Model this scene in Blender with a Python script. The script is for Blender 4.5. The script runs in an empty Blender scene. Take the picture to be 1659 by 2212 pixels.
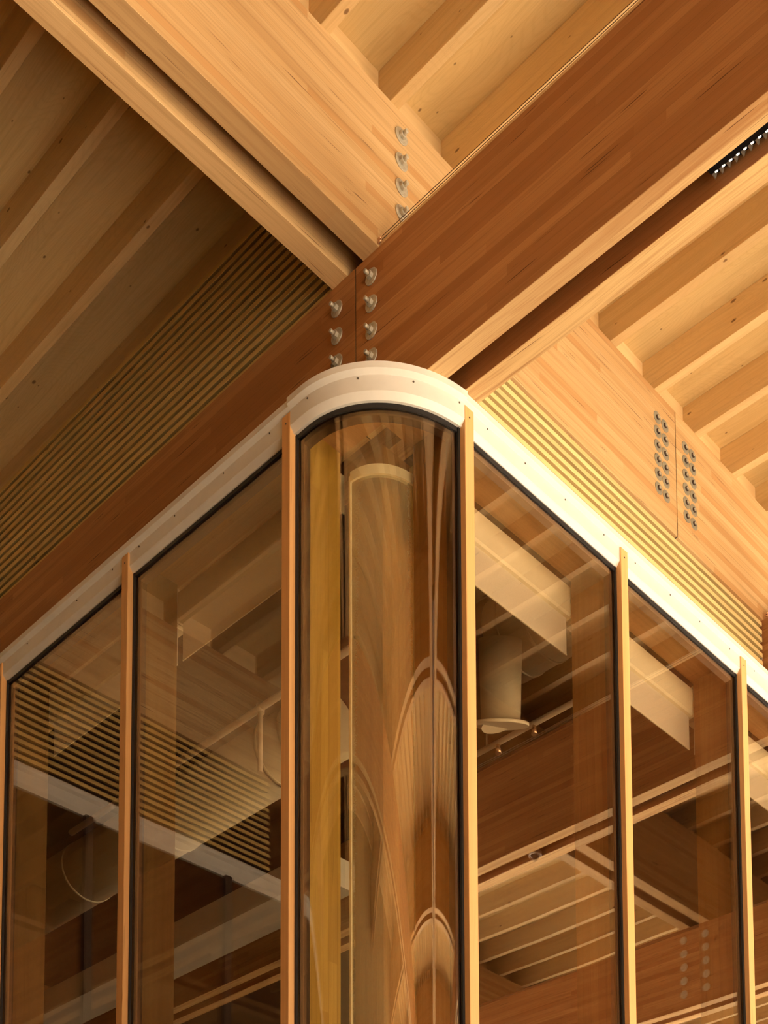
import bpy, bmesh, math, random
from mathutils import Vector, Matrix

random.seed(7)
scene = bpy.context.scene
COL = scene.collection

# ------------------------------------------------------------------ camera
EYE = 1.5                                   # eye height above the paving
yaw, pitch, roll = 0.69989007, 0.08101498, -0.01419315
F_PX, CX, CY = 2879.276, 1210.768, 3080.377  # rising lens: principal point far below the frame
fwd = Vector((math.cos(yaw) * math.cos(pitch), math.sin(yaw) * math.cos(pitch), math.sin(pitch)))
rgt = fwd.cross(Vector((0, 0, 1))).normalized()
upv = rgt.cross(fwd)
r2 = math.cos(roll) * rgt + math.sin(roll) * upv
u2 = -math.sin(roll) * rgt + math.cos(roll) * upv
cam_data = bpy.data.cameras.new('camera')
cam = bpy.data.objects.new('camera', cam_data)
COL.objects.link(cam)
M = Matrix((r2, u2, -fwd)).transposed().to_4x4()
M.translation = (0, 0, EYE)
cam.matrix_world = M
cam_data.sensor_fit = 'AUTO'
cam_data.sensor_width = 36
cam_data.lens = F_PX / 2212 * 36
cam_data.shift_x = (829.5 - CX) / 2212
cam_data.shift_y = (CY - 1106) / 2212
cam_data.clip_end = 200
scene.camera = cam

# ------------------------------------------------------------------ light
world = bpy.data.worlds.new('world')
scene.world = world
world.use_nodes = True
bg = world.node_tree.nodes['Background']
bg.inputs[0].default_value = (1.0, 0.96, 0.89, 1)
bg.inputs[1].default_value = 1.05

sun_d = bpy.data.lights.new('sun', 'SUN')
sun_d.energy = 29.0
sun_d.angle = math.radians(0.6)
sun_d.color = (1.0, 0.96, 0.90)
sun = bpy.data.objects.new('sun', sun_d)
COL.objects.link(sun)
sd = Vector((0.385, 0.50, -0.72))            # over the added light-blocking wall on the left, under the canopy edge
sun.rotation_euler = sd.to_track_quat('-Z', 'Y').to_euler()
sun.location = (-12, -25, 25)

scene.view_settings.view_transform = 'Standard'
scene.view_settings.look = 'None'
scene.view_settings.gamma = 1
scene.view_settings.use_curve_mapping = False
scene.view_settings.exposure = 0.66
scene.cycles.max_bounces = 6
scene.cycles.diffuse_bounces = 4
scene.cycles.use_adaptive_sampling = True
scene.cycles.adaptive_threshold = 0.12
scene.cycles.adaptive_min_samples = 20
scene.cycles.glossy_bounces = 3
scene.cycles.transmission_bounces = 6
scene.cycles.transparent_max_bounces = 12
scene.cycles.sample_clamp_indirect = 6
scene.cycles.caustics_reflective = False
scene.cycles.caustics_refractive = False

# ------------------------------------------------------------------ materials
def new_mat(name):
    m = bpy.data.materials.new(name)
    m.use_nodes = True
    nt = m.node_tree
    for n in list(nt.nodes):
        nt.nodes.remove(n)
    return m, nt

class NB:
    """tiny node builder"""
    def __init__(s, nt):
        s.nt = nt
    def add(s, typ, **kw):
        n = s.nt.nodes.new(typ)
        for k, v in kw.items():
            setattr(n, k, v)
        return n
    def put(s, sock, v):
        if hasattr(v, 'node'):
            s.nt.links.new(v, sock)
        else:
            sock.default_value = v
    def math(s, op, a, b=0.0, c=None):
        n = s.add('ShaderNodeMath', operation=op)
        s.put(n.inputs[0], a)
        s.put(n.inputs[1], b)
        if c is not None:
            s.put(n.inputs[2], c)
        return n.outputs[0]
    def comb(s, x, y, z):
        n = s.add('ShaderNodeCombineXYZ')
        for i, v in enumerate((x, y, z)):
            s.put(n.inputs[i], v)
        return n.outputs[0]
    def noise(s, vec, scale=1.0, detail=3.0, rough=0.5):
        n = s.add('ShaderNodeTexNoise')
        s.put(n.inputs['Vector'], vec)
        n.inputs['Scale'].default_value = scale
        n.inputs['Detail'].default_value = detail
        n.inputs['Roughness'].default_value = rough
        return n.outputs[0]
    def maprange(s, v, a, b, c, d):
        n = s.add('ShaderNodeMapRange')
        n.clamp = True
        s.put(n.inputs[0], v)
        for i, x in enumerate((a, b, c, d)):
            n.inputs[i + 1].default_value = x
        return n.outputs[0]
    def mix(s, fac, a, b, blend='MIX'):
        n = s.add('ShaderNodeMix', data_type='RGBA', blend_type=blend)
        s.put(n.inputs[0], fac)
        s.put(n.inputs[6], a)
        s.put(n.inputs[7], b)
        return n.outputs[2]

def rgba(c):
    return (c[0], c[1], c[2], 1.0)

def wood(name, base, alt, axis='y', lam=None, lam_t=0.045, seg=1.7, knots=0.0, checks=0.6,
         grain=1.0, objvar=0.12, rough=0.5, ring=0.0, lamline=0.25, third=None, pale=None):
    m, nt = new_mat(name)
    b = NB(nt)
    out = b.add('ShaderNodeOutputMaterial')
    bs = b.add('ShaderNodeBsdfPrincipled')
    nt.links.new(bs.outputs[0], out.inputs[0])
    tc = b.add('ShaderNodeTexCoord')
    oi = b.add('ShaderNodeObjectInfo')
    sp = b.add('ShaderNodeSeparateXYZ')
    nt.links.new(tc.outputs['Object'], sp.inputs[0])
    ax = {'x': 0, 'y': 1, 'z': 2}
    others = [k for k in 'xyz' if k != axis]
    rnd = b.math('MULTIPLY', oi.outputs['Random'], 37.0)
    L = b.math('ADD', sp.outputs[ax[axis]], rnd)
    P = b.math('ADD', sp.outputs[ax[others[0]]], rnd)
    Q = b.math('ADD', sp.outputs[ax[others[1]]], b.math('MULTIPLY', rnd, 0.37))
    # lamella tone
    if lam:
        lz = b.math('DIVIDE', sp.outputs[ax[lam]], lam_t)
        layer = b.math('FLOOR', lz)
        wn0 = b.add('ShaderNodeTexWhiteNoise', noise_dimensions='1D')
        b.put(wn0.inputs['W'], b.math('ADD', layer, rnd))
        sl = b.math('FLOOR', b.math('DIVIDE', b.math('ADD', L, b.math('MULTIPLY', wn0.outputs[0], 9.0)), seg))
        wn = b.add('ShaderNodeTexWhiteNoise', noise_dimensions='3D')
        b.put(wn.inputs['Vector'], b.comb(layer, sl, rnd))
        tone = wn.outputs[0]
        fr = b.math('FRACT', lz)
        line = b.math('LESS_THAN', b.math('ABSOLUTE', b.math('SUBTRACT', fr, 0.5)), 0.482)
        line = b.math('MAXIMUM', line, 1.0 - lamline)
    else:
        tone = b.noise(b.comb(b.math('MULTIPLY', L, 0.5), b.math('MULTIPLY', P, 5.0), b.math('MULTIPLY', Q, 5.0)), 1.0, 2.0)
        tone = b.maprange(tone, 0.3, 0.7, 0, 1)
        line = 1.0
    # warp the grain a little
    wv = b.noise(b.comb(b.math('MULTIPLY', L, 0.9), b.math('MULTIPLY', P, 2.0), b.math('MULTIPLY', Q, 2.0)), 1.0, 0.0)
    wv = b.math('MULTIPLY', b.math('SUBTRACT', wv, 0.5), 0.05)
    P2 = b.math('ADD', P, wv)
    Q2 = b.math('ADD', Q, wv)
    broad = b.noise(b.comb(b.math('MULTIPLY', L, 0.35), b.math('MULTIPLY', P2, 11.0), b.math('MULTIPLY', Q2, 11.0)), 1.0, 1.0)
    mid = b.noise(b.comb(b.math('MULTIPLY', L, 0.9), b.math('MULTIPLY', P2, 55.0), b.math('MULTIPLY', Q2, 55.0)), 1.0, 1.5)
    fine = b.noise(b.comb(b.math('MULTIPLY', L, 3.0), b.math('MULTIPLY', P2, 230.0), b.math('MULTIPLY', Q2, 230.0)), 1.0, 0.0)
    chk = b.noise(b.comb(b.math('MULTIPLY', L, 3.2), b.math('MULTIPLY', P2, 120.0), b.math('MULTIPLY', Q2, 120.0)), 1.0, 0.0)
    col = b.mix(b.math('MULTIPLY', tone, 1.0), rgba(base), rgba(alt))
    if third:
        col = b.mix(b.maprange(tone, 0.85, 0.87, 0.0, 0.8), col, rgba(third))
    if pale:                                   # outermost lamella is cut from a paler plank
        col = b.mix(b.math('LESS_THAN', sp.outputs[2], pale[0]), col, b.mix(tone, rgba(pale[1]), rgba(pale[2])))
    dark = (base[0] * 0.62, base[1] * 0.52, base[2] * 0.42)
    col = b.mix(b.maprange(broad, 0.52, 0.75, 0, 0.5 * grain), col, rgba(dark))
    col = b.mix(b.maprange(mid, 0.5, 0.78, 0, 0.6 * grain), col, rgba(dark))
    col = b.mix(b.maprange(fine, 0.45, 0.8, 0, 0.28 * grain), col, rgba(dark))
    vd = (base[0] * 0.22, base[1] * 0.15, base[2] * 0.12)
    col = b.mix(b.maprange(chk, 0.785, 0.84, 0, checks), col, rgba(vd))
    if ring:
        rn = b.noise(b.comb(b.math('MULTIPLY', L, 0.7), b.math('MULTIPLY', P2, 4.0), b.math('MULTIPLY', Q2, 4.0)), 1.0, 1.0)
        sn = b.math('SINE', b.math('MULTIPLY', rn, 330.0))
        col = b.mix(b.maprange(sn, 0.2, 1.0, 0, ring), col, rgba(dark))
    if knots:
        vo = b.add('ShaderNodeTexVoronoi', voronoi_dimensions='2D')
        b.put(vo.inputs['Vector'], b.comb(b.math('MULTIPLY', L, 4.0), b.math('ADD', b.math('MULTIPLY', P, 8.0), b.math('MULTIPLY', Q, 8.9)), 0.0))
        vo.inputs['Scale'].default_value = 1.0
        sc = b.add('ShaderNodeSeparateColor')
        nt.links.new(vo.outputs['Color'], sc.inputs[0])
        use = b.math('LESS_THAN', sc.outputs[0], knots)
        size = b.math('MULTIPLY', b.math('POWER', sc.outputs[1], 2.0), 0.05)
        kd = b.math('SUBTRACT', vo.outputs['Distance'], b.math('ADD', size, 0.018))
        ke = b.maprange(kd, -0.012, 0.02, 1.0, 0.0)
        col = b.mix(b.math('MULTIPLY', b.math('MULTIPLY', ke, use), 0.8), col, rgba((base[0] * 0.2, base[1] * 0.11, base[2] * 0.08)))
    if lam:
        col = b.mix(1.0, col, b.comb(line, line, line), 'MULTIPLY')
    ov = b.math('ADD', 1.0 - objvar, b.math('MULTIPLY', oi.outputs['Random'], objvar * 1.6))
    col = b.mix(1.0, col, b.comb(ov, ov, ov), 'MULTIPLY')
    nt.links.new(col, bs.inputs['Base Color'])
    bs.inputs['Roughness'].default_value = rough
    bs.inputs['Specular IOR Level'].default_value = 0.25
    bp = b.add('ShaderNodeBump')
    bp.inputs['Strength'].default_value = 0.12
    bp.inputs['Distance'].default_value = 0.002
    nt.links.new(mid, bp.inputs['Height'])
    nt.links.new(bp.outputs[0], bs.inputs['Normal'])
    return m

def plain(name, c, rough=0.5, metal=0.0, var=0.0, scale=30, spec=0.4):
    m, nt = new_mat(name)
    b = NB(nt)
    out = b.add('ShaderNodeOutputMaterial')
    bs = b.add('ShaderNodeBsdfPrincipled')
    nt.links.new(bs.outputs[0], out.inputs[0])
    bs.inputs['Roughness'].default_value = rough
    bs.inputs['Metallic'].default_value = metal
    bs.inputs['Specular IOR Level'].default_value = spec
    tc = b.add('ShaderNodeTexCoord')
    n = b.noise(tc.outputs['Object'], scale, 4)
    d = tuple(x * (1 - var) for x in c)
    nt.links.new(b.mix(b.maprange(n, 0.4, 0.7, 0, 1), rgba(c), rgba(d)), bs.inputs['Base Color'])
    return m

def glass_mat(name, tint, refl, ior=1.6, wav=0.0):
    m, nt = new_mat(name)
    b = NB(nt)
    out = b.add('ShaderNodeOutputMaterial')
    tr = b.add('ShaderNodeBsdfTransparent')
    tr.inputs[0].default_value = rgba(tint)
    gl = b.add('ShaderNodeBsdfGlossy')
    gl.inputs['Roughness'].default_value = 0.0
    gl.inputs['Color'].default_value = (1, 0.97, 0.93, 1)
    lw = b.add('ShaderNodeLayerWeight')
    lw.inputs[0].default_value = 0.5
    f5 = b.math('POWER', lw.outputs['Facing'], 4.0)
    mx = b.add('ShaderNodeMixShader')
    fac = b.math('MULTIPLY_ADD', f5, 0.9 - refl, refl)
    nt.links.new(fac, mx.inputs[0])
    nt.links.new(tr.outputs[0], mx.inputs[1])
    nt.links.new(gl.outputs[0], mx.inputs[2])
    nt.links.new(mx.outputs[0], out.inputs[0])
    if wav:
        tc = b.add('ShaderNodeTexCoord')
        n = b.noise(tc.outputs['Object'], 1.3, 0.0)
        bp = b.add('ShaderNodeBump')
        bp.inputs['Strength'].default_value = 1.0
        bp.inputs['Distance'].default_value = wav
        nt.links.new(n, bp.inputs['Height'])
        nt.links.new(bp.outputs[0], gl.inputs['Normal'])
    return m

def fabric_mat(name, c, opac, transl=0.5, facing=0.0):
    m, nt = new_mat(name)
    b = NB(nt)
    out = b.add('ShaderNodeOutputMaterial')
    di = b.add('ShaderNodeBsdfDiffuse')
    di.inputs[0].default_value = rgba(c)
    tl = b.add('ShaderNodeBsdfTranslucent')
    tl.inputs[0].default_value = rgba(c)
    mx = b.add('ShaderNodeMixShader')
    mx.inputs[0].default_value = transl
    nt.links.new(di.outputs[0], mx.inputs[1])
    nt.links.new(tl.outputs[0], mx.inputs[2])
    tr = b.add('ShaderNodeBsdfTransparent')
    m2 = b.add('ShaderNodeMixShader')
    tc = b.add('ShaderNodeTexCoord')
    n = b.noise(tc.outputs['Object'], 160.0, 2)
    o = b.maprange(n, 0.3, 0.7, opac - 0.06, opac + 0.06)
    if facing:
        lw = b.add('ShaderNodeLayerWeight')
        lw.inputs[0].default_value = 0.5
        o = b.math('MINIMUM', b.math('ADD', o, b.math('MULTIPLY', b.math('POWER', lw.outputs['Facing'], 2.5), facing)), 1.0)
    b.put(m2.inputs[0], o)
    nt.links.new(tr.outputs[0], m2.inputs[1])
    nt.links.new(mx.outputs[0], m2.inputs[2])
    nt.links.new(m2.outputs[0], out.inputs[0])
    return m

FIR, FIR2 = (0.69, 0.475, 0.25), (0.61, 0.385, 0.18)
RED, RED2 = (0.54, 0.265, 0.105), (0.38, 0.155, 0.052)
M = {}
M['beam_x'] = wood('glulam_fir_x', FIR, FIR2, 'x', 'z', 0.045, third=(0.57, 0.32, 0.135), checks=0.9)
M['beam_y'] = wood('glulam_red_y', RED, RED2, 'y', 'z', 0.045, checks=0.9, grain=1.15, pale=(-0.3985, (0.76, 0.53, 0.27), (0.70, 0.46, 0.21)))
M['fir_y'] = wood('glulam_fir_y', FIR, FIR2, 'y', 'z', 0.045)
M['deck'] = wood('knotty_pine_deck', (0.79, 0.59, 0.30), (0.74, 0.53, 0.25), 'y', knots=0.36, checks=0.1, grain=0.55, ring=0.12)
M['joist'] = wood('pine_joist', (0.79, 0.60, 0.335), (0.71, 0.49, 0.24), 'y', knots=0.18, checks=0.15, grain=0.6, ring=0.1)
M['block'] = wood('pine_block', (0.82, 0.60, 0.33), (0.79, 0.55, 0.28), 'x', checks=0.05, grain=0.4)
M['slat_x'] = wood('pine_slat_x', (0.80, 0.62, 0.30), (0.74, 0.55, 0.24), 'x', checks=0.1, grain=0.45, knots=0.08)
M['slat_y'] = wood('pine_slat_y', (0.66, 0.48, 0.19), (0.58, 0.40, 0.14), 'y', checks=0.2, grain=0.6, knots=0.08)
M['mull'] = wood('fir_mullion', (0.76, 0.44, 0.19), (0.70, 0.37, 0.14), 'z', checks=0.25, grain=0.5)
M['fin_lit'] = wood('fir_fin_lit', (0.54, 0.36, 0.085), (0.42, 0.26, 0.055), 'z', 'x', 0.05, checks=0.4, grain=1.0)  # brighter copy of the fin wood; light through the curved glass is in the colour
M['fin'] = wood('fir_fin', (0.24, 0.145, 0.05), (0.19, 0.105, 0.033), 'z', 'x', 0.05, checks=0.3, grain=0.8)  # left-bay copy of the fin wood, shade put into the darker colour
M['fin_y'] = wood('fir_fin_b', (0.40, 0.22, 0.08), (0.33, 0.16, 0.055), 'z', 'y', 0.05, checks=0.3, grain=0.8)  # right-bay copy, brightness set to the light falling there
M['post'] = wood('reddish_post', (0.46, 0.25, 0.09), (0.36, 0.17, 0.055), 'z', 'x', 0.045, checks=0.4, grain=1.0)
M['soffit_y'] = wood('fir_soffit_y', FIR2, RED, 'y', checks=0.2)
M['soffit_x'] = wood('fir_soffit_x', FIR2, RED, 'x', checks=0.2)
M['wall'] = wood('dark_wood_wall', (0.30, 0.17, 0.08), (0.22, 0.12, 0.05), 'z', checks=0.2)
M['bounce_wall'] = wood('bounce_wall_wood', (0.50, 0.36, 0.17), (0.44, 0.30, 0.13), 'z', 'y', 0.14, seg=4.0)  # tone picked to throw warm light onto the left side
M['bounce_floor'] = wood('bounce_floor_wood', (0.66, 0.40, 0.15), (0.60, 0.34, 0.11), 'y', 'x', 0.14, seg=3.0)  # orange tone picked for its warm bounce
M['white'] = plain('white_coated_metal', (0.67, 0.645, 0.61), 0.35, 0, 0.05, 14)
M['black'] = plain('black_rubber', (0.012, 0.010, 0.010), 0.55)
M['spacer'] = plain('dark_bronze_frame', (0.06, 0.035, 0.025), 0.5)
M['head'] = plain('bronze_head_bar', (0.34, 0.26, 0.22), 0.45)
M['steel'] = plain('galvanised_steel', (0.56, 0.52, 0.43), 0.45, 0.35, 0.25, 90)
M['zinc'] = plain('dull_zinc', (0.36, 0.34, 0.27), 0.5, 0.3, 0.2, 60)
M['wire'] = plain('wire', (0.20, 0.13, 0.08), 0.4, 0.6)
M['dark'] = plain('light_housing', (0.006, 0.005, 0.005), 0.6, spec=0.05)
M['blade'] = plain('baffle_blade', (0.28, 0.24, 0.20), 0.3, 0.6)
M['chrome'] = plain('lamp_cell', (0.9, 0.88, 0.82), 0.3, 0.0)
bsl = [n for n in M['chrome'].node_tree.nodes if n.type == 'BSDF_PRINCIPLED'][0]
bsl.inputs['Emission Color'].default_value = (1, 0.95, 0.85, 1)
bsl.inputs['Emission Strength'].default_value = 0.6
M['cream'] = plain('cream_enamel', (0.92, 0.88, 0.70), 0.45, 0, 0.04)
M['duct'] = plain('painted_duct', (0.50, 0.455, 0.33), 0.5, 0, 0.06, 8)
M['pipe'] = plain('painted_pipe', (0.52, 0.45, 0.35), 0.5)
M['dim_panel'] = plain('dark_dimming_panel', (0.035, 0.018, 0.011), 0.9, 0, 0.15, 12, 0.1)  # near-black so the added panels hold interior light down
M['grey'] = plain('grey_plaster', (0.50, 0.48, 0.42), 0.8, 0, 0.08, 5)
M['floor_in'] = plain('dark_floor', (0.10, 0.085, 0.065), 0.7, 0, 0.2, 3)
M['paving'] = plain('pale_paving', (0.63, 0.52, 0.37), 0.85, 0, 0.12, 2)
M['hole'] = plain('screw_head', (0.10, 0.08, 0.06), 0.5)
M['brass'] = plain('brass_fitting', (0.8, 0.55, 0.38), 0.25, 0.8)
M['glass'] = glass_mat('bronze_tinted_glass', (0.92, 0.87, 0.795), 0.125, 1.5, 0.0012)
M['glass_c'] = glass_mat('curved_tinted_glass', (0.94, 0.90, 0.81), 0.12, 1.5)
M['fabric'] = fabric_mat('screen_fabric', (0.92, 0.89, 0.80), 0.93, 0.25)
M['scrim'] = fabric_mat('corner_scrim', (0.90, 0.87, 0.64), 0.10, 0.35, 2.2)

# ------------------------------------------------------------------ helpers
WLOC = {}
def link(name, me, loc, parent=None, mat=None, label=None, cat=None, group=None, kind=None):
    o = bpy.data.objects.new(name, me)
    COL.objects.link(o)
    loc = Vector(loc)
    WLOC[o.name] = loc
    if parent is not None:
        o.parent = parent
        o.location = loc - WLOC[parent.name]
    else:
        o.location = loc
    if mat is not None and me is not None and not me.materials:
        me.materials.append(mat)
    for k, v in (('label', label), ('category', cat), ('group', group), ('kind', kind)):
        if v:
            o[k] = v
    return o

def empty(name, loc, label=None, cat=None, group=None, kind=None, parent=None):
    o = link(name, None, loc, parent, None, label, cat, group, kind)
    o.empty_display_size = 0.1
    return o

BOXC = {}
def box_mesh(dx, dy, dz, bev=0.0, key=None):
    k = (round(dx, 5), round(dy, 5), round(dz, 5), bev, key)
    if k in BOXC:
        return BOXC[k]
    me = bpy.data.meshes.new('box')
    bm = bmesh.new()
    bmesh.ops.create_cube(bm, size=1.0)
    for v in bm.verts:
        v.co.x *= dx; v.co.y *= dy; v.co.z *= dz
    if bev:
        bmesh.ops.bevel(bm, geom=list(bm.edges), offset=bev, segments=1, affect='EDGES')
    bm.to_mesh(me); bm.free()
    BOXC[k] = me
    return me

def box(name, x0, x1, y0, y1, z0, z1, mat, parent=None, bev=0.0, **kw):
    me = box_mesh(x1 - x0, y1 - y0, z1 - z0, bev, mat.name)
    return link(name, me, ((x0 + x1) / 2, (y0 + y1) / 2, (z0 + z1) / 2), parent, mat, **kw)

def mesh_from(name, verts, faces, mat, parent=None, loc=None, smooth=False, **kw):
    c = Vector(loc) if loc is not None else sum((Vector(v) for v in verts), Vector()) / len(verts)
    me = bpy.data.meshes.new(name)
    me.from_pydata([tuple(Vector(v) - c) for v in verts], [], faces)
    bm = bmesh.new(); bm.from_mesh(me)
    bmesh.ops.recalc_face_normals(bm, faces=bm.faces)
    bm.to_mesh(me); bm.free()
    if smooth:
        for p in me.polygons:
            p.use_smooth = True
    return link(name, me, c, parent, mat, **kw)

def sweep(name, path, profile, mat, parent=None, smooth=False, **kw):
    """path: list of (point2d, inward2d); profile: closed list of (d, z)."""
    vs, fs = [], []
    n = len(profile)
    for p, q in path:
        for d, z in profile:
            vs.append((p[0] + q[0] * d, p[1] + q[1] * d, z))
    for i in range(len(path) - 1):
        for j in range(n):
            a = i * n + j; b_ = i * n + (j + 1) % n
            fs.append((a, b_, b_ + n, a + n))
    fs.append(tuple(range(n - 1, -1, -1)))
    fs.append(tuple((len(path) - 1) * n + j for j in range(n)))
    return mesh_from(name, vs, fs, mat, parent, **kw)

def cyl_mesh(r, h, axis='z', seg=20, r2=None, bev=0.0):
    me = bpy.data.meshes.new('cyl')
    bm = bmesh.new()
    bmesh.ops.create_cone(bm, cap_ends=True, segments=seg, radius1=r, radius2=r if r2 is None else r2, depth=h)
    if bev:
        bmesh.ops.bevel(bm, geom=[e for e in bm.edges if len(e.link_faces) == 2 and any(len(f.verts) > 4 for f in e.link_faces)], offset=bev, segments=1, affect='EDGES')
    rot = {'z': Matrix(), 'x': Matrix.Rotation(math.pi / 2, 4, 'Y'), 'y': Matrix.Rotation(math.pi / 2, 4, 'X')}[axis]
    bmesh.ops.transform(bm, matrix=rot, verts=bm.verts)
    bm.to_mesh(me); bm.free()
    for p in me.polygons:
        p.use_smooth = len(p.vertices) == 4 and seg > 8
    return me

# ------------------------------------------------------------------ levels (floor = 0)
ZB = 5.1345 + EYE          # underside of the lower beams
ZT = 5.9345 + EYE          # top of the lower beams = underside of the upper beams
ZJ = 6.7385 + EYE          # top of the upper beams = underside of the joists
ZD = 6.953 + EYE           # underside of the deck
AX = [0.509, 3.8618, 7.215, 10.568, 13.921]      # lower pairs run along y, near face of each pair
BY = [-3.0, 0.63, 4.2475, 8.147, -6.5]   # upper pairs run along x, near face of each pair
AW, AG = 0.092, 0.094
BW, BG = 0.108, 0.111
YC, XC = 4.4095, 4.0005                  # joint positions over the corner column
X_MIN, X_MAX, Y_MIN, Y_MAX = -3.2, 18.5, -6.6, 13.0

# ------------------------------------------------------------------ ground and outer shell
box('floor', -40, 40, -60, 30, -0.2, 0.0, M['paving'], kind='structure')
box('floor', 3.62, X_MAX, 3.95, Y_MAX, 0.0, 0.05, M['floor_in'], kind='structure')
box('wall_back', -6.2, X_MAX + .2, Y_MAX, Y_MAX + 0.2, 0, ZD, M['wall'], kind='structure')
box('wall_right', X_MAX, X_MAX + 0.2, 3.95, Y_MAX, 0, ZD, M['wall'], kind='structure')
box('light_block_wall', X_MIN - 0.2, X_MIN, -9.0, Y_MAX, 0, ZD + 0.25, M['bounce_wall'], kind='structure')  # unseen, added to block light from the left and bounce some back warm
box('floor', X_MIN, 3.62, -0.5, 8.1, 0.0, 0.04, M['bounce_floor'], kind='structure')  # unseen wood floor, added to send warm light up to the left ceiling

# ------------------------------------------------------------------ ceiling: roof slab, boards, joists, blocking
ceiling = box('ceiling', X_MIN - 0.3, X_MAX + 0.3, Y_MIN, Y_MAX + 0.3, ZD + 0.03, ZD + 0.25, M['deck'], kind='structure')
JW, JS = 0.054, 0.42
j0 = 3.939
n0 = -int((j0 - X_MIN) / JS)
n1 = int((X_MAX - j0) / JS)
for i in range(n0, n1 + 1):
    xj = j0 + i * JS
    o = box('joist', xj, xj + JW, Y_MIN + .05, Y_MAX, ZJ, ZD, M['joist'], ceiling, 0.0015)
    o = box('deck_board', xj + JW / 2 + 0.0012, xj + JS + JW / 2 - 0.0012, Y_MIN + .05, Y_MAX, ZD, ZD + 0.029, M['deck'], ceiling)
    for by in BY:
        yb = by + 0.0825
        box('blocking', xj + JW, xj + JS, yb, yb + 0.04, ZJ, ZD, M['block'], ceiling, 0.001)

# ------------------------------------------------------------------ beams
def beam_y(x, y0, y1, mat, parent=None, **kw):
    return box(kw.pop('name', 'glulam_beam'), x, x + AW, y0, y1, ZB, ZT, mat, parent, 0.0015, **kw)
def beam_x(y, x0, x1, mat, parent=None, **kw):
    return box(kw.pop('name', 'glulam_beam'), x0, x1, y, y + BW, ZT, ZJ, mat, parent, 0.0015, **kw)

RB = M['beam_y']
a1 = beam_y(AX[1], Y_MIN, YC - 0.003, RB, label='deep reddish timber beam rising from the white curved corner to the upper right', cat='beam', group='paired timber beams')
a1f = beam_y(AX[1], YC + 0.003, Y_MAX, RB, label='dark reddish timber beam above the white trim of the left glass wall', cat='beam', group='paired timber beams')
a2 = beam_y(AX[1] + AW + AG, Y_MIN, YC - 0.003, RB, label='pale-bottomed timber beam between the black light slot and the bright joists at right', cat='beam', group='paired timber beams')
a2f = beam_y(AX[1] + AW + AG, YC + 0.003, Y_MAX, RB, label='inner timber beam behind the left glass wall, seen through the panes', cat='beam', group='paired timber beams')
k1 = beam_y(AX[2], Y_MIN, Y_MAX, RB, label='timber beam at the far right edge where the pale slats end', cat='beam', group='paired timber beams')
XS = 6.2505
b1l = beam_x(BY[2], X_MIN, XS - 0.003, M['beam_x'], label='bright honey timber beam from upper left, bolted above the corner and running to the splice', cat='beam', group='paired timber beams')
b1r = beam_x(BY[2], XS + 0.003, X_MAX, M['beam_x'], label='honey timber beam right of the vertical splice line above the pale slats', cat='beam', group='paired timber beams')
b2 = beam_x(BY[2] + BW + BG, X_MIN, X_MAX, M['beam_x'], label='left beam of the upper-left pair, pale underside beside the dark gap', cat='beam', group='paired timber beams')
for k in (0, 2, 3, 4):
    for q in (0, 1):
        if (k, q) != (2, 0):
            beam_y(AX[k] + q * (AW + AG), Y_MIN, Y_MAX, RB, ceiling, name='beam')
for k in (0, 1, 3, 4):
    for q in (0, 1):
        beam_x(BY[k] + q * (BW + BG), X_MIN, X_MAX, M['beam_x'] , ceiling, name='beam')

box('joint_filler', AX[1] + 0.003, AX[1] + AW - 0.003, YC - 0.003, YC + 0.003, ZB + 0.002, ZT - 0.002, M['black'], a1)
box('joint_filler', XS - 0.003, XS + 0.003, BY[2] + 0.003, BY[2] + BW - 0.003, ZT + 0.002, ZJ - 0.002, M['black'], b1l)
# bolts --------------------------------------------------------------------
washer_x = cyl_mesh(0.0385, 0.006, 'x', 28, bev=0.0012)
nut_x = cyl_mesh(0.0185, 0.017, 'x', 6, bev=0.001)
rod_x = cyl_mesh(0.0100, 0.022, 'x', 14, bev=0.002)
washer_y = cyl_mesh(0.0385, 0.006, 'y', 28, bev=0.0012)
nut_y = cyl_mesh(0.0185, 0.017, 'y', 6, bev=0.001)
rod_y = cyl_mesh(0.0100, 0.022, 'y', 14, bev=0.002)
sw_y = cyl_mesh(0.036, 0.003, 'y', 24, bev=0.0008)
sn_y = cyl_mesh(0.015, 0.008, 'y', 6, bev=0.001)
ss_y = cyl_mesh(0.009, 0.003, 'y', 12)
sw_y.materials.append(M['zinc'])
for m_ in (washer_x, nut_x, rod_x, washer_y, nut_y, rod_y):
    m_.materials.append(M['steel'])
sn_y.materials.append(M['spacer'])
ss_y.materials.append(M['steel'])

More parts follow.
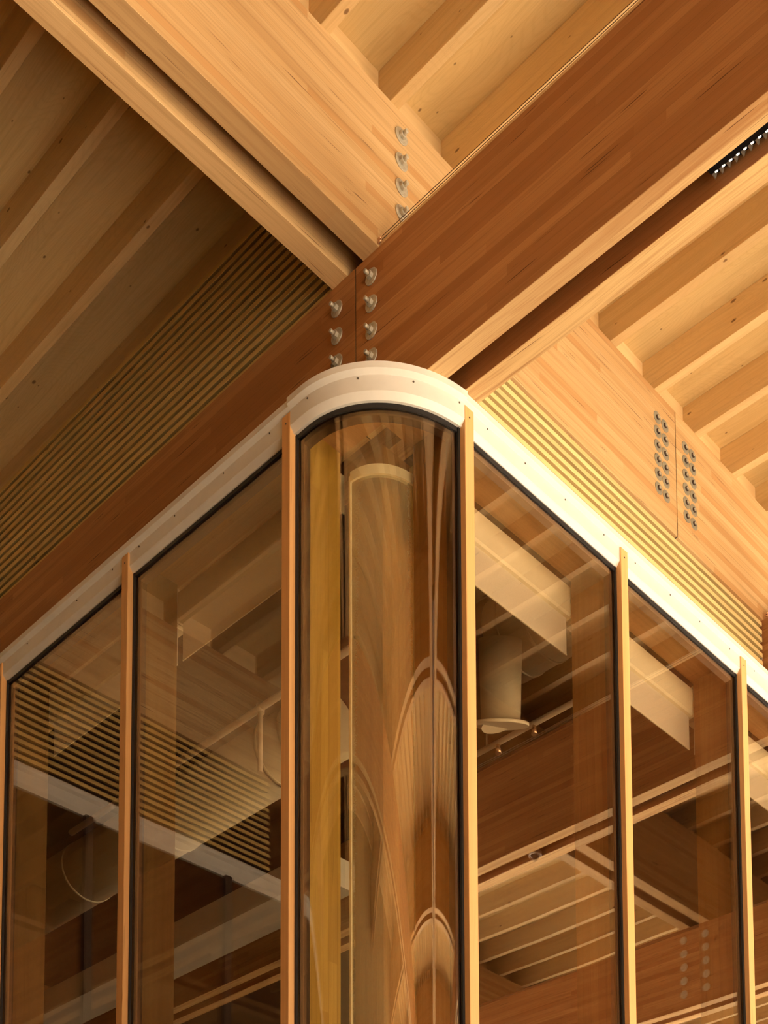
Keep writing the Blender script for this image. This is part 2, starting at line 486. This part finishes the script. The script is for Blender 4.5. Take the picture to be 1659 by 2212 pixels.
def bolt_x(parent, x, y, z):
    w = link('washer', washer_x, (x - 0.003, y, z), parent)
    link('nut', nut_x, (x - 0.0145, y, z), w)
    link('bolt_end', rod_x, (x - 0.0335, y, z), w)
def bolt_y(parent, x, y, z):
    w = link('washer', washer_y, (x, y - 0.003, z), parent)
    link('nut', nut_y, (x, y - 0.0145, z), w)
    link('bolt_end', rod_y, (x, y - 0.0335, z), w)
for z in (5.816, 5.681, 5.546, 5.417, 5.283):
    bolt_x(a1, AX[1], 4.297, z + EYE)
for z in (5.811, 5.673, 5.539, 5.405, 5.270):
    bolt_x(a1f, AX[1], 4.540, z + EYE)
for z in (6.610, 6.478, 6.345, 6.212, 6.078):
    bolt_y(b1l, 4.005, BY[2], z + EYE)
for xs, zs, par in ((6.062, 6.571, b1l), (6.138, 6.568, b1l), (6.352, 6.570, b1r), (6.427, 6.567, b1r)):
    for i in range(6):
        z = zs - i * 0.0889 + EYE
        w = link('washer', sw_y, (xs, BY[2] - 0.0015, z), par)
        n = link('nut', sn_y, (xs, BY[2] - 0.006, z), w)
        link('bolt_end', ss_y, (xs, BY[2] - 0.0115, z), w)
for k in (2, 3):                                      # bolts on the further pairs
    par = k1 if k == 2 else ceiling
    for yy in (0.66, 0.91, 4.297, 4.54):
        for z in (5.816, 5.681, 5.546, 5.411, 5.279):
            link('washer', washer_x, (AX[k] - 0.003, yy, z + EYE), par)

# bird wires along the top of the lower beam ---------------------------------
batten = box('batten', AX[1] + 0.001, AX[1] + 0.03, Y_MIN, BY[2] - 0.012, ZT, ZT + 0.014, M['block'], a1)
def wire(label, x, y0, y1, z):
    t = empty('bird_wire', (x, y1, z), label, 'wire', 'bird wires on the beam')
    me = cyl_mesh(0.0016, y1 - y0 - 0.03, 'y', 6); me.materials.append(M['wire'])
    link('strand', me, (x, (y0 + y1) / 2 - 0.015, z), t)
    me = cyl_mesh(0.006, 0.022, 'y', 10, bev=0.002); me.materials.append(M['brass'])
    link('ferrule', me, (x, y1 - 0.012, z), t)
wire('lower of two thin wires along the top edge of the big reddish beam', AX[1] - 0.006, Y_MIN, BY[2], ZT + 0.011)
wire('upper of two thin wires along the top edge of the big reddish beam', AX[1] - 0.006, Y_MIN, BY[2], ZT + 0.027)
wire('lower short wire ending beside the slats at the far right edge', AX[2] - 0.006, 1.0, BY[2] - .02, ZT + 0.011)
wire('upper short wire ending beside the slats at the far right edge', AX[2] - 0.006, 1.0, BY[2] - .02, ZT + 0.027)

# linear light in the slot between the two lower beams -------------------------
lx0, lx1, ly1, lz = AX[1] + AW + 0.003, AX[1] + AW + AG - 0.012, 2.535, 5.178 + EYE
lamp = empty('linear_light', ((lx0 + lx1) / 2, ly1, lz), 'black slot light with pointed grey baffles set between two beams', 'light')
box('housing', lx0, lx1, -2.5, ly1, lz + 0.032, lz + 0.09, M['dark'], lamp)
box('side_rail', lx0, lx0 + 0.053, -2.5, ly1, lz, lz + 0.032, M['dark'], lamp)
box('side_rail', lx1 - 0.002, lx1, -2.5, ly1, lz + 0.02, lz + 0.032, M['dark'], lamp)
blade_me = None
for i in range(60):
    y = ly1 - 0.004 - i * 0.032
    h = 0.030
    x0, x1 = lx0 + 0.053, lx1 - 0.002
    if blade_me is None:
        vs = [(x0, y, lz), (x1, y, lz), (x1, y - 0.004, lz), (x0, y - 0.004, lz),
              (x0, y + 0.0, lz + h), (x1, y, lz + h), (x1, y - 0.014, lz + h), (x0, y - 0.014, lz + h)]
        ob = mesh_from('baffle', vs, [(0, 1, 2, 3), (4, 5, 6, 7), (0, 1, 5, 4), (1, 2, 6, 5), (2, 3, 7, 6), (3, 0, 4, 7)], M['blade'], lamp, loc=((x0 + x1) / 2, y, lz))
        blade_me = ob.data
    else:
        link('baffle', blade_me, ((x0 + x1) / 2, y, lz), lamp)
    box('lamp_cell', x0 - 0.002, x0 + 0.005, y - 0.026, y - 0.014, lz - 0.001, lz + 0.012, M['chrome'], lamp)

# dark panels added behind the glass to keep the rooms dim -------------------------
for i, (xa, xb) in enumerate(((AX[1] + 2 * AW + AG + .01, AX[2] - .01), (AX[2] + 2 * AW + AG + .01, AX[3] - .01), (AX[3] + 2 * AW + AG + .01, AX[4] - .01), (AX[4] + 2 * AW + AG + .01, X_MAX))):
    box('dimming_panel_%d' % (i + 1), xa, xb, BY[2] + 2 * BW + BG + 0.02, Y_MAX, ZT - 0.035, ZT - 0.006, M['dim_panel'], kind='structure')
# ------------------------------------------------------------------ louver screens
def slats(screen, axis, a0, a1_, face, zbot, n, pitch, h, depth, mat, cut=0.004):
    """axis: direction of the slats; face: position of the front face; front looks to the negative side."""
    prof = [(0, 0.0015), (0, h - 0.002), (0.002, h), (depth, h), (depth, cut), (0.0015, 0)]
    vs, fs = [], []
    L = a1_ - a0
    for e in (-L / 2, L / 2):
        for d, z in prof:
            vs.append((e, d, z) if axis == 'x' else (d, e, z))
    k = len(prof)
    for j in range(k):
        fs.append((j, (j + 1) % k, (j + 1) % k + k, j + k))
    fs.append(tuple(range(k))); fs.append(tuple(range(k, 2 * k)))
    me = bpy.data.meshes.new('slat')
    me.from_pydata(vs, [], fs)
    bm = bmesh.new(); bm.from_mesh(me); bmesh.ops.recalc_face_normals(bm, faces=bm.faces); bm.to_mesh(me); bm.free()
    me.materials.append(mat)
    for i in range(n):
        z = zbot + i * pitch
        c = ((a0 + a1_) / 2, face, z) if axis == 'x' else (face, (a0 + a1_) / 2, z)
        link('slat', me, c, screen)

PT = 0.0533
s = empty('louver_screen', (5.6, BY[2], ZB), 'pale yellow horizontal timber slats above the white trim of the right glass wall', 'louver', 'slatted screens')
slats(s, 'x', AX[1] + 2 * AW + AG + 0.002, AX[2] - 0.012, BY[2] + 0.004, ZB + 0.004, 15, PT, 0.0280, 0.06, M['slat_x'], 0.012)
box('backing', AX[1] + 2 * AW + AG + .002, AX[2] - 0.03, BY[2] + 0.095, BY[2] + 0.105, ZB, ZT, M['spacer'], s)
s = empty('louver_screen', (10.5, BY[2], ZB), 'pale slats past the beam at the far right edge', 'louver', 'slatted screens')
slats(s, 'x', AX[2] + 2 * AW + AG + 0.002, AX[3] - 0.01, BY[2] + 0.004, ZB + 0.004, 15, PT, 0.0280, 0.06, M['slat_x'], 0.012)
s = empty('louver_screen', (AX[1], 6.3, ZT), 'dim brown horizontal timber slats between the left ceiling and the dark beam', 'louver', 'slatted screens')
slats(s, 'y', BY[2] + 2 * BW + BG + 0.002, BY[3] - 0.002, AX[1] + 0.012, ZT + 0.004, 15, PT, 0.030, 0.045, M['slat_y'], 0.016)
box('backing', AX[1] + 0.075, AX[1] + 0.085, BY[2] + 2 * BW + BG + .002, BY[3] - 0.002, ZT, ZJ, M['spacer'], s)
s = empty('louver_screen', (1.0, BY[3], ZB), 'timber slats mirrored in the panes of the left glass wall', 'louver', 'slatted screens')
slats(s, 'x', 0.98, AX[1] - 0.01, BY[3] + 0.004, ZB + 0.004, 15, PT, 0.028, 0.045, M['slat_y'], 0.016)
box('backing', .98, AX[1] - 0.01, BY[3] + 0.07, BY[3] + 0.08, ZB, ZT, M['spacer'], s)
s = empty('louver_screen', (-3.0, BY[3], ZB), 'further timber slats mirrored in the leftmost pane', 'louver', 'slatted screens')
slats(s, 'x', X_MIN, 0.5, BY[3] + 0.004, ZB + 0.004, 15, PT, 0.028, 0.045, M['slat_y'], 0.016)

# ------------------------------------------------------------------ glass walls
XL, YL, RC = 3.556, 3.886, 0.55           # outer lip planes and corner radius
CCX, CCY = XL + RC, YL + RC
def prof(zb):
    return [(0.0, zb - 0.004), (0.0, zb - 0.034), (0.004, zb - 0.038), (0.020, zb - 0.050), (0.020, zb - 0.124),
            (0.023, zb - 0.130), (0.041, zb - 0.152), (0.070, zb - 0.152), (0.070, zb - 0.004)]
def lip_prof(zb):
    return [(0.0005, zb - 0.004), (0.0005, zb - 0.034), (0.004, zb - 0.038), (0.020, zb - 0.050), (0.07, zb - 0.050), (0.07, zb - 0.004)]
GZ0 = 0.05
GZ1 = ZB - 0.14
CAPW = 0.058
DC, DG = 0.011, 0.054                     # cap front, glass plane (measured in from the lip)

def screw_mesh(axis):
    me = cyl_mesh(0.0042, 0.003, axis, 10); me.materials.append(M['hole']); return me
SCX, SCY = screw_mesh('x'), screw_mesh('y')

def straight(t, side, lo, hi):
    if side == 'L':
        return [((XL, lo), (1, 0)), ((XL, hi), (1, 0))]
    return [((lo, YL), (0, 1)), ((hi, YL), (0, 1))]

def gbox(name, side, lo, hi, d0, d1, z0, z1, mat, parent, bev=0.0):
    if side == 'L':
        return box(name, XL + d0, XL + d1, lo, hi, z0, z1, mat, parent, bev)
    return box(name, lo, hi, YL + d0, YL + d1, z0, z1, mat, parent, bev)

def bay(n, side, lo, hi, screws):
    """a flat pane between two mullion caps whose faces stand at lo and hi"""
    c = (XL + DG, (lo + hi) / 2, GZ0) if side == 'L' else ((lo + hi) / 2, YL + DG, GZ0)
    w = empty('window_%d' % n, c, kind='structure')
    gbox('glass_pane', side, lo + 0.004, hi - 0.004, DG, DG + 0.008, GZ0, GZ1, M['glass'], w)
    f = sweep('head_flashing', straight(0, side, lo, hi), prof(ZB), M['white'], w)
    for u in screws:
        p = (XL + 0.0192, lo + (hi - lo) * u, ZB - 0.062) if side == 'L' else (lo + (hi - lo) * u, YL + 0.0192, ZB - 0.062)
        link('screw', SCX if side == 'L' else SCY, p, f)
    # gaskets
    gbox('gasket', side, lo, lo + 0.012, 0.042, DG - 0.001, GZ0, ZB - 0.150, M['black'], w)
    gbox('gasket', side, hi - 0.012, hi, 0.042, DG - 0.001, GZ0, ZB - 0.150, M['black'], w)
    gbox('gasket', side, lo + 0.012, hi - 0.012, 0.046, DG - 0.001, ZB - 0.172, ZB - 0.150, M['black'], w)
    # inner frame
    gbox('inner_frame', side, lo, lo + 0.03, DG + 0.012, DG + 0.05, GZ0, GZ1, M['spacer'], w)
    gbox('inner_frame', side, hi - 0.03, hi, DG + 0.012, DG + 0.05, GZ0, GZ1, M['spacer'], w)
    gbox('inner_frame', side, lo + 0.03, hi - 0.03, DG + 0.012, DG + 0.05, ZB - 0.192, ZB - 0.062, M['head'], w)
    return w

def mullion(root, side, lo, fin_to, mat_fin):
    hi = lo + CAPW
    b_ = 0.010
    z1 = ZB - 0.052
    # cap with a bevelled top
    if side == 'L':
        x0, x1 = XL + DC, XL + DG + 0.004
        vs = [(x0, lo, GZ0), (x1, lo, GZ0), (x1, hi, GZ0), (x0, hi, GZ0), (x0, lo, z1), (x1, lo, z1), (x1, hi, z1 - 0.0), (x0, hi, z1 - 0.0)]
    else:
        y0, y1 = YL + DC, YL + DG + 0.004
        vs = [(lo, y0, GZ0), (hi, y0, GZ0), (hi, y1, GZ0), (lo, y1, GZ0), (lo, y0, z1), (hi, y0, z1), (hi, y1, z1), (lo, y1, z1)]
    cap = mesh_from('mullion_cap', vs, [(0, 1, 2, 3), (4, 5, 6, 7), (0, 1, 5, 4), (1, 2, 6, 5), (2, 3, 7, 6), (3, 0, 4, 7)], M['mull'], root)
    bm = bmesh.new(); bm.from_mesh(cap.data)
    bmesh.ops.bevel(bm, geom=list(bm.edges), offset=0.002, segments=1, affect='EDGES')
    bm.to_mesh(cap.data); bm.free()
    p = (XL + DC - 0.0005, (lo + hi) / 2, z1 - 0.045) if side == 'L' else ((lo + hi) / 2, YL + DC - 0.0005, z1 - 0.045)
    link('screw', SCX if side == 'L' else SCY, p, cap)
    # lip carries on over the cap
    sweep('head_lip', straight(0, side, lo - 0.0005, hi + 0.0005), lip_prof(ZB), M['white'], root)
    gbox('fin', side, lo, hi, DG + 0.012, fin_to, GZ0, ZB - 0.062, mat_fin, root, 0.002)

FIN_L = AX[1] - XL + 0.002
FIN_R = BY[2] - YL - 0.012
LM = [4.519, 5.837, 7.155, 8.02]           # mullion caps of the left wall (near edge)
RM = [4.060, 5.212, 6.358, 7.500, 8.650]   # mullion caps of the right wall
left_wall = empty('wall_left_glazed', (XL, 6.0, 0), kind='structure')
right_wall = empty('wall_right_glazed', (6.0, YL, 0), kind='structure')
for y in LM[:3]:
    mullion(left_wall, 'L', y, FIN_L, M['fin_lit'] if y == LM[0] else M['fin'])
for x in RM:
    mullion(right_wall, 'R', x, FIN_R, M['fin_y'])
bay(1, 'L', LM[2] + CAPW, 8.09, (0.1, 0.5))
bay(2, 'L', LM[1] + CAPW, LM[2], (0.08, 0.36, 0.78))
bay(3, 'L', LM[0] + CAPW, LM[1], (0.08, 0.36, 0.68, 0.93))
bay(5, 'R', RM[0] + CAPW, RM[1], (0.09, 0.33, 0.60, 0.88))
bay(6, 'R', RM[1] + CAPW, RM[2], (0.07, 0.36, 0.62, 0.90))
bay(7, 'R', RM[2] + CAPW, RM[3], (0.09, 0.4, 0.7))
bay(8, 'R', RM[3] + CAPW, RM[4], (0.09, 0.4, 0.7))

# the curved corner
def arc(r_add=0.0, n=40):
    pts = [((XL - r_add, LM[0] - 0.0), (1, 0))]
    for i in range(n + 1):
        a = math.pi + (math.pi / 2) * i / n
        q = (math.cos(a), math.sin(a))
        pt = (CCX + (RC + r_add) * q[0], CCY + (RC + r_add) * q[1])
        if pt[0] < RM[0]:
            pts.append((pt, (-q[0], -q[1])))
    pts.append(((RM[0], YL - r_add + 0.0015), (0, 1)))
    return pts
w4 = empty('window_4', (XL + 0.2, YL + 0.2, GZ0), kind='structure')
path = arc()
cf = sweep('head_flashing', arc(0.008), prof(ZB + 0.004), M['white'], w4)
for i, ang in enumerate((184, 212, 238, 262)):
    a = math.radians(ang)
    me = cyl_mesh(0.0042, 0.004, 'x', 10); me.materials.append(M['hole'])
    o = link('screw', me, (CCX + (RC - 0.0115) * math.cos(a), CCY + (RC - 0.0115) * math.sin(a), ZB - 0.060), cf)
    o.rotation_euler.z = a
def ring(name, d0, d1, z0, z1, mat, parent):
    return sweep(name, path, [(d0, z0), (d0, z1), (d1, z1), (d1, z0)], mat, parent)
g = ring('glass_pane', DG, DG + 0.008, GZ0, GZ1, M['glass_c'], w4)
for p in g.data.polygons:
    p.use_smooth = abs(p.normal.z) < 0.5 and len(p.vertices) == 4
g.data.set_sharp_from_angle(angle=math.radians(30))
for p in cf.data.polygons:
    p.use_smooth = len(p.vertices) == 4
cf.data.set_sharp_from_angle(angle=math.radians(25))
ring('gasket', 0.046, DG - 0.001, ZB - 0.170, ZB - 0.146, M['black'], w4)
ring('inner_frame', DG + 0.012, DG + 0.05, ZB - 0.19, ZB - 0.062, M['spacer'], w4)
box('gasket', XL + 0.042, XL + DG - .001, LM[0] - 0.012, LM[0], GZ0, ZB - 0.15, M['black'], w4)
box('gasket', RM[0] - 0.012, RM[0], YL + 0.042, YL + DG - .001, GZ0, ZB - 0.15, M['black'], w4)
box('inner_frame', XL + DG + 0.012, XL + DG + 0.05, LM[0] - 0.03, LM[0], GZ0, GZ1, M['spacer'], w4)
box('inner_frame', RM[0] - 0.03, RM[0], YL + DG + 0.012, YL + DG + 0.05, GZ0, GZ1, M['spacer'], w4)
# soffit boards between the glass and the beams
box('soffit_board', XL + 0.072, AX[1] + 0.02, LM[0], 8.09, ZB - 0.060, ZB - 0.006, M['soffit_y'], left_wall)
box('soffit_board', RM[0], 10.0, YL + 0.072, BY[2] + 0.0, ZB - 0.060, ZB - 0.006, M['soffit_x'], right_wall)
sf = [(p[0] + q[0] * 0.072, p[1] + q[1] * 0.072) for p, q in path] + [(RM[0], BY[2]), (AX[1] + .02, BY[2]), (AX[1] + 0.02, LM[0])]
nS = len(sf)
mesh_from('soffit_board', [(x, y, ZB - 0.060) for x, y in sf] + [(x, y, ZB - 0.006) for x, y in sf],
          [tuple(range(nS)), tuple(range(nS, 2 * nS))] + [(i, (i + 1) % nS, (i + 1) % nS + nS, i + nS) for i in range(nS)], M['soffit_x'], w4)

# corner column behind the curved screen
t = empty('timber_column', (4.10, 4.48, 0), 'upright timber column inside the curved glass corner', 'column')
box('shaft', 4.00, 4.20, 4.38, 4.58, 0.05, ZB - 0.002, M['post'], t, 0.003)
cs = empty('curved_blind', (4.1, 4.47, 0), 'translucent pale curved screen with a rounded head behind the corner glass', 'blind')
pa = []
for i in range(25):
    a = math.pi + math.pi / 2 * i / 24
    pa.append(((4.095 + 0.205 * math.cos(a), 4.475 + 0.205 * math.sin(a)), (-math.cos(a), -math.sin(a))))
o = sweep('head_band', pa, [(-0.006, 4.918 + EYE), (-0.006, 4.966 + EYE), (0.02, 4.966 + EYE), (0.02, 4.918 + EYE)], M['cream'], cs)
o = sweep('screen', pa, [(0.004, 0.1), (0.004, 4.93 + EYE), (0.006, 4.93 + EYE), (0.006, 0.1)], M['scrim'], cs)
for p in o.data.polygons:
    p.use_smooth = len(p.vertices) == 4
o.data.set_sharp_from_angle(angle=math.radians(30))
box('edge_rail', 3.886, 3.900, 4.475, 4.487, 0.1, 4.95 + EYE, M['cream'], cs)
box('edge_rail', 4.095, 4.107, 4.266, 4.280, 0.1, 4.95 + EYE, M['cream'], cs)

# ------------------------------------------------------------------ roller blinds
def blind(side, lo, hi, label):
    z1, zc, zf = 5.052 + EYE, 4.872 + EYE, 4.668 + EYE
    if side == 'L':
        f0 = AX[1] + 0.006
        t = empty('roller_blind', (f0, (lo + hi) / 2, zf), label, 'blind', 'roller blinds inside the glass')
        pts = [(0, zc + 0.01), (0, z1 - 0.02), (0.02, z1), (0.08, z1), (0.08, zc), (0.01, zc)]
        vs = [(f0 + d, e, z) for e in (lo, hi) for d, z in pts]
    else:
        f0 = BY[2] - 0.004
        t = empty('roller_blind', ((lo + hi) / 2, f0, zf), label, 'blind', 'roller blinds inside the glass')
        pts = [(0, zc + 0.01), (0, z1 - 0.02), (0.02, z1), (0.08, z1), (0.08, zc), (0.01, zc)]
        vs = [(e, f0 + d, z) for e in (lo, hi) for d, z in pts]
    k = len(pts)
    fs = [(j, (j + 1) % k, (j + 1) % k + k, j + k) for j in range(k)] + [tuple(range(k)), tuple(range(k, 2 * k))]
    mesh_from('cassette', vs, fs, M['cream'], t)
    for e0, e1 in ((lo - 0.006, lo - 0.0002), (hi + 0.0002, hi + 0.006)):
        if side == 'L':
            box('end_bracket', f0 - 0.006, f0 + 0.085, e0, e1, zc - 0.012, z1 + 0.004, M['cream'], t, 0.001)
        else:
            box('end_bracket', e0, e1, f0 - 0.006, f0 + 0.085, zc - 0.012, z1 + 0.004, M['cream'], t, 0.001)
    if side == 'L':
        box('fabric', f0 + 0.03, f0 + 0.032, lo + 0.006, hi - 0.006, zf, zc + 0.01, M['fabric'], t)
        box('hem_bar', f0 + 0.028, f0 + 0.034, lo + 0.006, hi - 0.006, zf - 0.006, zf, M['cream'], t)
    else:
        box('fabric', lo + 0.006, hi - 0.006, f0 + 0.03, f0 + 0.032, zf, zc + 0.01, M['fabric'], t)
        box('hem_bar', lo + 0.006, hi - 0.006, f0 + 0.028, f0 + 0.034, zf - 0.006, zf, M['cream'], t)
blind('L', 4.60, 5.842, 'partly lowered white blind behind the pane left of the curved corner')
blind('L', 5.88, 7.16, 'partly lowered white blind behind the leftmost wide pane')
blind('R', 4.13, 5.222, 'partly lowered white blind behind the pane right of the curved corner')
blind('R', 5.26, 6.368, 'partly lowered white blind behind the second pane right of the corner')
blind('R', 6.41, 7.51, 'partly lowered white blind behind the sliver of pane at the right edge')

# ------------------------------------------------------------------ services inside
d = empty('ventilation_duct', (5.43, 7.5, 5.07 + EYE), 'large pale round duct behind the left glass wall, below the blind', 'duct')
me = cyl_mesh(0.23, 4.6, 'y', 40); me.materials.append(M['duct'])
link('duct_body', me, (5.43, 8.75, 5.30 + EYE), d)
me = cyl_mesh(0.236, 0.03, 'y', 40); me.materials.append(M['duct'])
for y in (6.7, 6.95, 8.2, 9.4):
    link('joint_ring', me, (5.43, y, 5.30 + EYE), d)
p = empty('sprinkler_pipe', (4.8, 7.0, 5.06 + EYE), 'thin pipe with a vertical drop inside the pane left of the corner', 'pipe')
me = cyl_mesh(0.021, 3.6, 'y', 16); me.materials.append(M['pipe'])
link('run', me, (4.8, 7.35 - 0.6, 5.062 + EYE), p)
me = cyl_mesh(0.016, 0.42, 'z', 14); me.materials.append(M['pipe'])
link('drop', me, (4.8, 6.36, 4.86 + EYE), p)
me = cyl_mesh(0.026, 0.05, 'z', 14); me.materials.append(M['pipe'])
link('tee', me, (4.8, 6.36, 5.055 + EYE), p)
def tube(name, p0, p1, r, mat, parent, r1=None, seg=28):
    """round bar between two points (radius r at p0, r1 at p1)"""
    p0, p1 = Vector(p0), Vector(p1)
    v = p1 - p0
    me = cyl_mesh(r, v.length, 'z', seg, r1)
    me.materials.append(mat)
    o = link(name, me, (p0 + p1) / 2, parent)
    o.rotation_euler = v.to_track_quat('Z', 'Y').to_euler()
    return o
d2 = empty('ventilation_duct', (5.85, 4.9, 5.34 + EYE), 'pale duct with a tilted flanged nozzle behind the pane right of the corner', 'duct')
tube('duct_body', (5.92, 4.62, 5.60 + EYE), (5.92, 5.32, 5.60 + EYE), 0.25, M['duct'], d2, seg=40)
for y in (4.75, 5.0, 5.2):
    tube('joint_ring', (5.92, y, 5.60 + EYE), (5.92, y + 0.02, 5.60 + EYE), 0.256, M['duct'], d2, seg=40)
PZ = 4.957
nd = Vector((0.30, 0.28, -0.90)).normalized()
n1_ = Vector((5.46, 4.975, 4.70 + EYE))
n0_ = n1_ - nd * 0.42
tube('nozzle', n0_, n1_, 0.125, M['duct'], d2, 0.115)
fl = tube('flange', n1_, n1_ + nd * 0.018, 0.165, M['cream'], d2)
tube('nozzle_lip', n1_ + nd * 0.018, n1_ + nd * 0.05, 0.115, M['cream'], fl, 0.085)
for y in (4.8, 5.25):
    tube("hanger", (5.92, y, 5.84 + EYE), (5.92, y, ZT - 0.03), 0.006, M['steel'], d2, seg=8)
for y in (6.8, 8.6, 10.4):
    tube('hanger', (5.43, y, 5.52 + EYE), (5.43, y, ZT - 0.03), 0.006, M['steel'], d, seg=8)
for y in (5.4, 7.6):
    tube('hanger', (4.8, y, 5.07 + EYE), (4.8, y, ZT - 0.03), 0.005, M['steel'], p, seg=8)
p2 = empty('sprinkler_pipe', (5.9, 5.0, 4.9 + EYE), 'thin pipe with sprinkler heads below the tilted nozzle', 'pipe')
tube('run', (5.9, 4.62, PZ + EYE), (5.9, 6.2, PZ + EYE), 0.018, M['pipe'], p2, seg=14)
for y in (5.10, 5.40):
    tube('sprinkler_head', (5.9, y, PZ + EYE - 0.01), (5.9, y, PZ + EYE - 0.07), 0.012, M['brass'], p2, 0.02, seg=10)
for y in (5.5, 6.1):
    tube('hanger', (5.9, y, PZ + EYE), (5.9, y, ZT - 0.03), 0.005, M['steel'], p2, seg=8)
box('bulkhead', 5.2, 5.5, 6.3, Y_MAX, 4.13 + EYE, 4.32 + EYE, M['grey'], label='long pale boxed-in bulkhead low behind the left glass wall', cat='bulkhead')

# ------------------------------------------------------------------ glass wall of the recess (mirrored in the left panes)
rw = empty('wall_recess', (0, 8.1, 0), kind='structure')
sweep('head_flashing', [((X_MIN, 8.10), (0, 1)), ((3.60, 8.10), (0, 1))], prof(ZB), M['white'], rw)
wn = empty('window_9', (0, 8.15, 0), kind='structure')
box('glass_pane', X_MIN, 3.62, 8.156, 8.166, 0.05, GZ1, M['glass'], wn)
for x in (-2.2, -1.0, 0.2, 1.35, 2.5):
    box('mullion_cap', x, x + CAPW, 8.111, 8.150, 0.05, ZB - 0.152, M['spacer'], rw)
for z in (2.4, 3.6, 4.8):
    box('transom', X_MIN, 3.6, 8.17, 8.23, z, z + 0.07, M['spacer'], rw)

ds = empty('dome_sensor', (7.36, 1.52, ZB), 'small dome sensor under the beam pair mirrored in the right panes', 'sensor')
tube('base', (AX[2] + AW + AG / 2, 1.52, ZB + 0.02), (AX[2] + AW + AG / 2, 1.52, ZB - 0.01), 0.046, M['white'], ds)
o = tube('dome', (AX[2] + AW + AG / 2, 1.52, ZB - 0.01), (AX[2] + AW + AG / 2, 1.52, ZB - 0.05), 0.036, M['spacer'], ds, 0.012)
l2 = empty('linear_light', (AX[2] + AW + AG / 2, 2.9, lz), 'second black slot light, mirrored in the right panes', 'light')
box('housing', AX[2] + AW + 0.003, AX[2] + AW + AG - 0.012, 2.35, 2.95, lz + 0.02, lz + 0.08, M['dark'], l2)
for i in range(18):
    link('baffle', blade_me, (AX[2] + AW + AG / 2 + 0.018, 2.94 - i * 0.032, lz - 0.01), l2)
